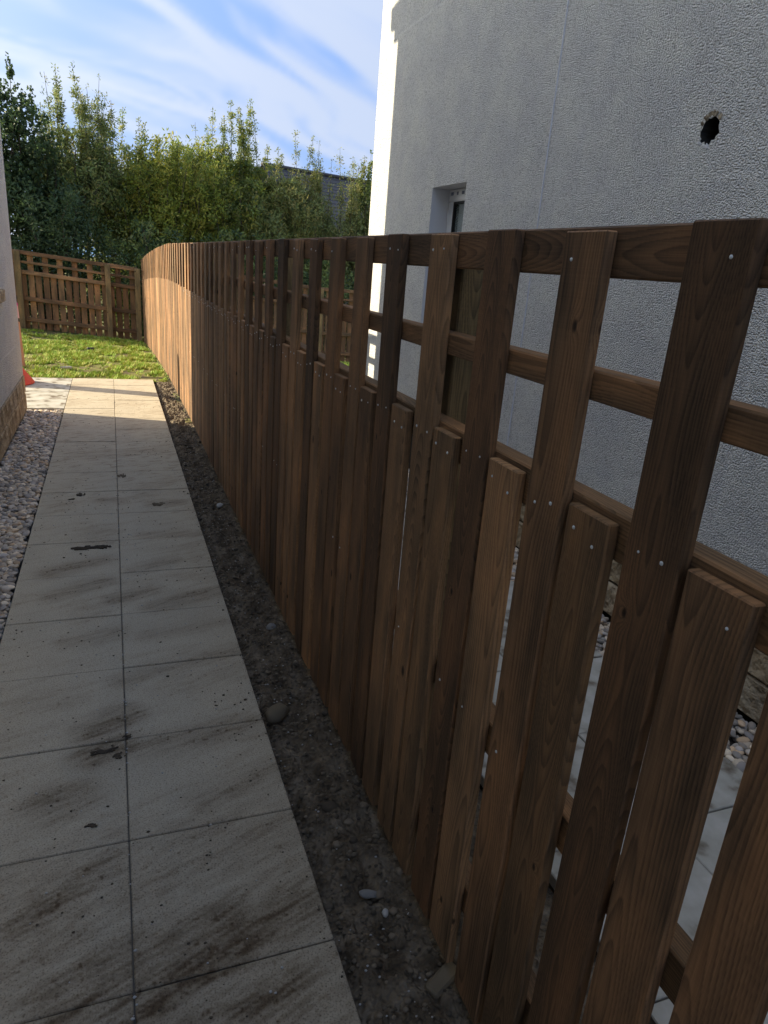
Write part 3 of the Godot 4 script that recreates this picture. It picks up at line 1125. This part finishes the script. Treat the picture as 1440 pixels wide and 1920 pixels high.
	var bp := func(t: float) -> Vector3:
		var x := 0.50 - t
		return Vector3(x, drop(x, -15.8) + 0.0, -15.85) - bo
	var bout := func(_t: float) -> Vector3: return Vector3(0, 0, -1)
	board_fence(back, 5.0, bp, bout, 0.1, [0.0, 0.56, 2.16, 3.76, 5.0], 1.60 * 0.89, 1.20 * 0.89, 0.0, 0.0, 0.89)
	var side := thing("back_fence", "pale trellis topped fence beyond the next garden seen through the slats", "fence", Vector3(0.75, drop(0.75, -15.8), -15.85))
	var so := side.position
	var sp := func(t: float) -> Vector3:
		var x := 0.75 + t
		return Vector3(x, drop(x, -15.8), -15.85) - so
	board_fence(side, 7.6, sp, bout, 0.1, [0.0, 1.8, 3.6, 5.4, 7.2], 1.60, 1.20, 0.0)

	# ---- grass
	var tuft := begin()
	for k in 8:
		var a := rng.randf() * TAU
		var p := Vector3(cos(a), 0, sin(a)) * rng.randf_range(0.0, 0.03)
		var d := Vector3(rng.randf_range(-0.5, 0.5), 1.0, rng.randf_range(-0.5, 0.5)) * rng.randf_range(0.5, 1.0) * 0.06
		var s := Vector3(-sin(a), 0, cos(a)) * 0.004
		poly(tuft, [p - s, p + s, p + d * 0.6 + s * 0.7, p + d * 0.6 - s * 0.7], Vector3(cos(a), 0.2, sin(a)))
		poly(tuft, [p + d * 0.6 - s * 0.7, p + d * 0.6 + s * 0.7, p + d + Vector3(d.x, -0.004, d.z) * 0.4], Vector3(cos(a), 0.2, sin(a)))
	var tm := tuft.commit()
	var gw := []
	var gc := []
	var pn := noise(121, 1.1, 4)
	for i in 90000:
		var x := rng.randf_range(-4.8, 8.0)
		var z := rng.randf_range(-9.30, -15.75)
		if x > 0.75:
			z = rng.randf_range(-7.05, -15.7)
		if absf(x - fence_x(z)) < 0.03:
			continue
		var v := pn.get_noise_2d(x, z * 1.4)
		if v < 0.03 and rng.randf() < 0.78 + 0.2 * smoothstep(0.03, -0.25, v) or (z > -9.75 and rng.randf() < 0.45):
			continue
		gw.append(Transform3D(Basis(Vector3.UP, rng.randf() * TAU).scaled(Vector3(1.2, rng.randf_range(0.35, 1.15) * (1.0 + 1.2 * v), 1.2)), Vector3(x, lawn.call(x, z) - 0.003, z)))
		var c: Color = [Color(0.26, 0.37, 0.045), Color(0.21, 0.33, 0.04), Color(0.34, 0.41, 0.06), Color(0.40, 0.37, 0.10)][rng.randi() % 4]
		gc.append(c * rng.randf_range(0.8, 1.15))
	scatter("grass", tm, M.grass, gw, gc)

	# ---- trees and bushes beyond the back fence
	var willow := spray_mesh(201, 6, 0.12, 0.036, 0.075)
	var broad := spray_mesh(202, 6, 0.10, 0.065, 0.07)
	var sparse := spray_mesh(203, 5, 0.11, 0.034, 0.08)
	var dark := [Color(0.065, 0.105, 0.04), Color(0.085, 0.13, 0.048), Color(0.06, 0.095, 0.04)]
	var mid := [Color(0.17, 0.22, 0.06), Color(0.20, 0.25, 0.065), Color(0.13, 0.19, 0.055), Color(0.24, 0.26, 0.09)]
	var yellow := [Color(0.29, 0.31, 0.045), Color(0.23, 0.28, 0.045), Color(0.36, 0.33, 0.06), Color(0.18, 0.23, 0.045)]
	var sage := [Color(0.21, 0.24, 0.075), Color(0.25, 0.27, 0.08), Color(0.17, 0.21, 0.07), Color(0.31, 0.28, 0.09)]
	tree("broadleaf_tree", "dark broad leaved tree standing tallest at the left beside the house", Vector2(-2.15, -17.9), 5.2, 1.2, [[-1.75, 4.95], [-2.3, 5.0]], dark, broad, 0.9, 16)
	tree("willow_tree", "green willow with three tall spires next to the dark broad leaved tree", Vector2(-0.65, -18.8), 4.75, 1.1, [[-1.1, 4.95], [-0.9, 5.1], [-0.5, 5.2], [-0.3, 4.8], [-0.12, 5.05]], mid + sage, willow, 0.75, 50)
	tree("willow_tree", "slim olive willow shoots between the three spires and the yellow bush", Vector2(0.55, -19.2), 4.7, 0.95, [[0.10, 4.35], [0.45, 4.55], [0.7, 4.4]], mid + yellow, willow, 0.9, 60)
	tree("willow_tree", "broad yellow green bush with rounded sunlit top in the middle of the hedge", Vector2(1.65, -19.1), 5.45, 1.35, [], yellow, willow, 0.8, 120)
	tree("willow_tree", "tall pair of olive willow spires right of the yellow bush", Vector2(2.95, -19.2), 5.2, 1.1, [[2.45, 4.85], [2.65, 4.7], [2.85, 5.05], [3.1, 4.85], [3.3, 5.15], [3.5, 4.8]], mid + yellow, willow, 1.0, 60)
	tree("willow_tree", "lower green willow with thin shoots beside the tiled roof", Vector2(4.1, -19.0), 4.95, 1.25, [[4.35, 4.55], [4.75, 4.45]], sage, willow, 1.1, 60)
	tree("willow_tree", "sparse sage green willow in front of the grey tiled roof", Vector2(5.6, -18.8), 4.3, 1.15, [[5.0, 4.35], [5.5, 4.3], [5.9, 4.15], [6.2, 4.2]], sage, sparse, 0.6, 40)
	tree("broadleaf_tree", "green broadleaf sapling peeping out at the corner of the white house", Vector2(7.0, -18.9), 4.7, 0.75, [[6.45, 4.35], [6.6, 4.2]], mid, broad, 0.7, 10)
	tree("hedge_bush", "dense dark bush low behind the left part of the back fence", Vector2(-1.3, -17.3), 3.4, 1.1, [], dark, willow, 0.8, 14)
	tree("hedge_bush", "dense dark bush low behind the corner of the two fences", Vector2(0.9, -17.5), 2.9, 1.0, [], dark + mid, willow, 0.6, 14)
	tree("hedge_bush", "dense dark bush low below the pair of olive spires", Vector2(2.8, -17.5), 3.1, 1.1, [], dark + mid, willow, 0.7, 14)
	tree("hedge_bush", "dense dark bush low below the thin green shoots", Vector2(4.6, -17.5), 2.9, 1.1, [], dark + mid, willow, 0.7, 14)
	tree("hedge_bush", "dense dark bush low against the far end of the white house", Vector2(6.4, -17.6), 2.9, 1.1, [], dark + mid, willow, 0.7, 14)
	tree("hedge_bush", "dark bush at the far left of the hedge behind the house", Vector2(-4.0, -17.6), 4.2, 1.1, [], dark, broad, 0.6, 10)

	# ---- things by the house corner
	var cone := thing("marker_post", "red flared plastic marker post just showing past the left house corner", "marker post", Vector3(-1.14, 0, -8.90))
	part("base", lathe([Vector2(0.0, 0.0), Vector2(0.262, 0.0), Vector2(0.27, 0.012), Vector2(0.245, 0.05), Vector2(0.16, 0.165), Vector2(0.125, 0.26)], 28), M.red, cone)
	part("shaft", lathe([Vector2(0.126, 0.255), Vector2(0.125, 0.6), Vector2(0.12, 1.15), Vector2(0.10, 1.22), Vector2(0.0, 1.24)], 24), M.red, cone)
	var bd := thing("propped_board", "narrow salmon board with pink sloping top propped behind the house corner", "board", Vector3(-1.215, -0.03, -10.4))
	var bs := begin()
	poly(bs, [Vector3(-0.3, 0, 0.02), Vector3(0.10, 0, 0.02), Vector3(0.08, 0.56, 0.02), Vector3(-0.3, 0.80, 0.02)], Vector3(0, 0, 1))
	poly(bs, [Vector3(-0.3, 0, -0.02), Vector3(0.10, 0, -0.02), Vector3(0.08, 0.56, -0.02), Vector3(-0.3, 0.80, -0.02)], Vector3(0, 0, -1))
	poly(bs, [Vector3(0.10, 0, 0.02), Vector3(0.10, 0, -0.02), Vector3(0.08, 0.56, -0.02), Vector3(0.08, 0.56, 0.02)], Vector3(1, 0, 0))
	part("panel", bs.commit(), M.salmon, bd)
	for q in [[0.0, 0.045, M.gasket, "dark_band"], [0.045, 0.20, M.pink, "pink_band"], [0.20, 0.235, M.magenta, "top_edge"]]:
		var s := begin()
		for z in [0.022, -0.022]:
			poly(s, [Vector3(-0.3, 0.80 + q[0], z), Vector3(0.08, 0.56 + q[0], z), Vector3(0.075, 0.56 + q[1], z), Vector3(-0.3, 0.80 + q[1], z)], Vector3(0, 0, signf(z)))
		poly(s, [Vector3(0.08, 0.56 + q[0], 0.022), Vector3(0.08, 0.56 + q[0], -0.022), Vector3(0.075, 0.56 + q[1], -0.022), Vector3(0.075, 0.56 + q[1], 0.022)], Vector3(1, 0, 0))
		poly(s, [Vector3(-0.3, 0.80 + q[1], 0.022), Vector3(-0.3, 0.80 + q[1], -0.022), Vector3(0.075, 0.56 + q[1], -0.022), Vector3(0.075, 0.56 + q[1], 0.022)], Vector3(0.3, 1, 0))
		part(q[3], s.commit(), q[2], bd)

	# ---- mud and stones lying about
	var clods := [
		[-0.183, -3.795, 0.095, 0.022, 0.016, "long dark lump of mud lying across the left slabs", 0],
		[-0.10, -3.79, 0.035, 0.02, 0.014, "short dark mud lump at the right end of the long lump", 0],
		[0.006, -5.12, 0.032, 0.05, 0.012, "square brown clod on the middle joint far along the path", 1],
		[-0.247, -4.72, 0.035, 0.03, 0.010, "dark mud flake on the left slabs beyond the long lump", 0],
		[-0.091, -2.045, 0.05, 0.014, 0.007, "flat black mud smear beside the middle joint", 0],
		[-0.045, -2.01, 0.022, 0.016, 0.006, "small mud flake touching the middle joint next to the black smear", 0],
		[-0.02, -2.10, 0.02, 0.012, 0.006, "crumb of mud just past the crossing of the slab joints", 0],
		[-0.12, -1.72, 0.022, 0.008, 0.005, "thin mud sliver on the left slab in front of the black smear", 0],
		[0.223, -4.48, 0.045, 0.04, 0.007, "flat brown mud patch on the right slabs far along", 1],
		[-0.30, -4.64, 0.025, 0.012, 0.006, "narrow mud flake left of the far mud patch", 0],
	]
	for q in clods:
		var st := SurfaceTool.new()
		for k in 16:
			var c := blob(300 + k * 7 + int(q[0] * 90.0), 5, 7, 0.32, 2.0)
			var w := rng.randf() * TAU
			var d := sqrt(rng.randf())
			var big := rng.randf_range(0.22, 0.5) * (1.15 - d * 0.8)
			st.append_from(c, 0, Transform3D(Basis(Vector3.UP, rng.randf() * TAU).scaled(Vector3(big * 1.3, rng.randf_range(0.3, 0.8), big)), Vector3(cos(w) * d, rng.randf_range(-0.1, 0.25), sin(w) * d)))
		var lump := part("mud_lump", st.commit(), M.mud_light if q[6] else M.mud, null, Vector3(q[0], q[4] * 0.1, q[1]))
		lump.scale = Vector3(q[2] * 0.9, q[4] * 0.8, q[3] * 0.9)
		lump.rotation.y = rng.randf_range(-0.3, 0.3)
		tag(lump, q[5], "mud", "lumps of mud on the paving")
	var stone_list := [
		[0.492, -2.12, 0.052, 0.030, 0.036, "rounded tan stone on the soil beside the path", M.dull_stone],
		[0.603, -4.44, 0.030, 0.016, 0.02, "pale pebble on the soil near the fence far along", M.chip],
		[0.56, -1.30, 0.026, 0.010, 0.012, "grey pointed pebble on the near soil", M.grey_stone],
		[0.585, -1.235, 0.012, 0.008, 0.009, "small white pebble on the near soil", M.chip],
		[0.60, -2.75, 0.03, 0.02, 0.025, "grey rough stone at the foot of the fence", M.grey_stone],
		[0.55, -1.62, 0.028, 0.018, 0.022, "dark clod of soil beside the near slab edge", M.mud],
	]
	for q in stone_list:
		var p := part("stone", blob(400 + int(q[1] * 40.0), 7, 12, 0.16, 1.2), q[6], null, Vector3(q[0], -0.02 + q[3] * 0.4, q[1]))
		p.scale = Vector3(q[2], q[3], q[4])
		p.rotation.y = rng.randf_range(0, 3)
		tag(p, q[5], "stone", "stones on the soil strip")
	var off := part("slab_offcut", chamfered(Vector3(0.10, 0.02, 0.04), 0.006), M.dull_stone, null, Vector3(0.655, -0.02, -1.03))
	off.rotation = Vector3(0.1, 0.5, -0.08)
	tag(off, "tan broken slab offcut tucked under the nearest boards of the fence", "stone")
	for q in [[-0.37, -12.7, 0.055, M.gasket, "small dark block lying on the far grass"], [-0.61, -10.1, 0.08, M.plain_slab, "flat grey scrap lying on the near grass"]]:
		var p := part("lawn_debris", chamfered(Vector3(q[2] * 2.0, 0.035, 0.06), 0.01), q[3], null, Vector3(q[0], drop(q[0], q[1]) + 0.01, q[1]))
		p.rotation = Vector3(0.05, 0.2, 0.03)
		tag(p, q[4], "scrap")
	# crumbs of soil and pale chips, uncountable
	var crumb := blob(141, 4, 6, 0.3, 1.6)
	var where := []
	for i in 1500:
		var z := -pow(rng.randf(), 1.0) * 7.5 - 0.7
		var x := rng.randf_range(-0.47, 0.42)
		if sn.get_noise_2d(x * 2.0, z * 1.2) < 0.08 and rng.randf() < 0.9:
			continue
		var r := rng.randf_range(0.001, 0.0034) * (1.6 if rng.randf() < 0.06 else 1.0)
		where.append(Transform3D(Basis(Vector3.UP, rng.randf() * TAU).scaled(Vector3(r * 1.4, r * 0.6, r)), Vector3(x, 0.001, z)))
	scatter("mud_crumbs", crumb, M.mud, where, [])
	where = []
	for i in 520:
		var z := rng.randf_range(-0.8, -6.5)
		var x := rng.randf_range(-0.47, 0.42) if i % 3 == 0 else rng.randf_range(0.45, 0.65)
		if i % 7 == 0:
			x = -0.0245 + rng.randf_range(-0.006, 0.006)
		var r := rng.randf_range(0.0015, 0.0038)
		var y := 0.0015 if x < 0.437 else float(soil.call(x, z)) + 0.002
		where.append(Transform3D(Basis.from_euler(Vector3(0, rng.randf() * TAU, 0)).scaled(Vector3(r * 1.3, r * 0.7, r)), Vector3(x, y, z)))
	scatter("stone_chips", crumb, M.chip, where, [])
	where = []
	var tints := []
	for i in 5200:
		var z := rng.randf_range(0.2, -9.3)
		var x := rng.randf_range(0.445, 0.68) if rng.randf() < 0.95 else 0.437 - absf(rng.randfn(0.0, 0.03))
		var r := rng.randf_range(0.0015, 0.007) * (1.9 if rng.randf() < 0.08 else 1.0) * (1.0 if x > 0.44 else 0.45)
		where.append(Transform3D(Basis.from_euler(Vector3(rng.randf(), rng.randf() * TAU, rng.randf())).scaled(Vector3(r * 1.2, r * 0.8, r)), Vector3(x, (float(soil.call(x, z)) if x > 0.437 else 0.0) + r * 0.2, z)))
		tints.append(Color(0.125, 0.098, 0.066) * rng.randf_range(0.45, 1.6))
	scatter("soil_crumbs", crumb, M.pebble, where, tints)
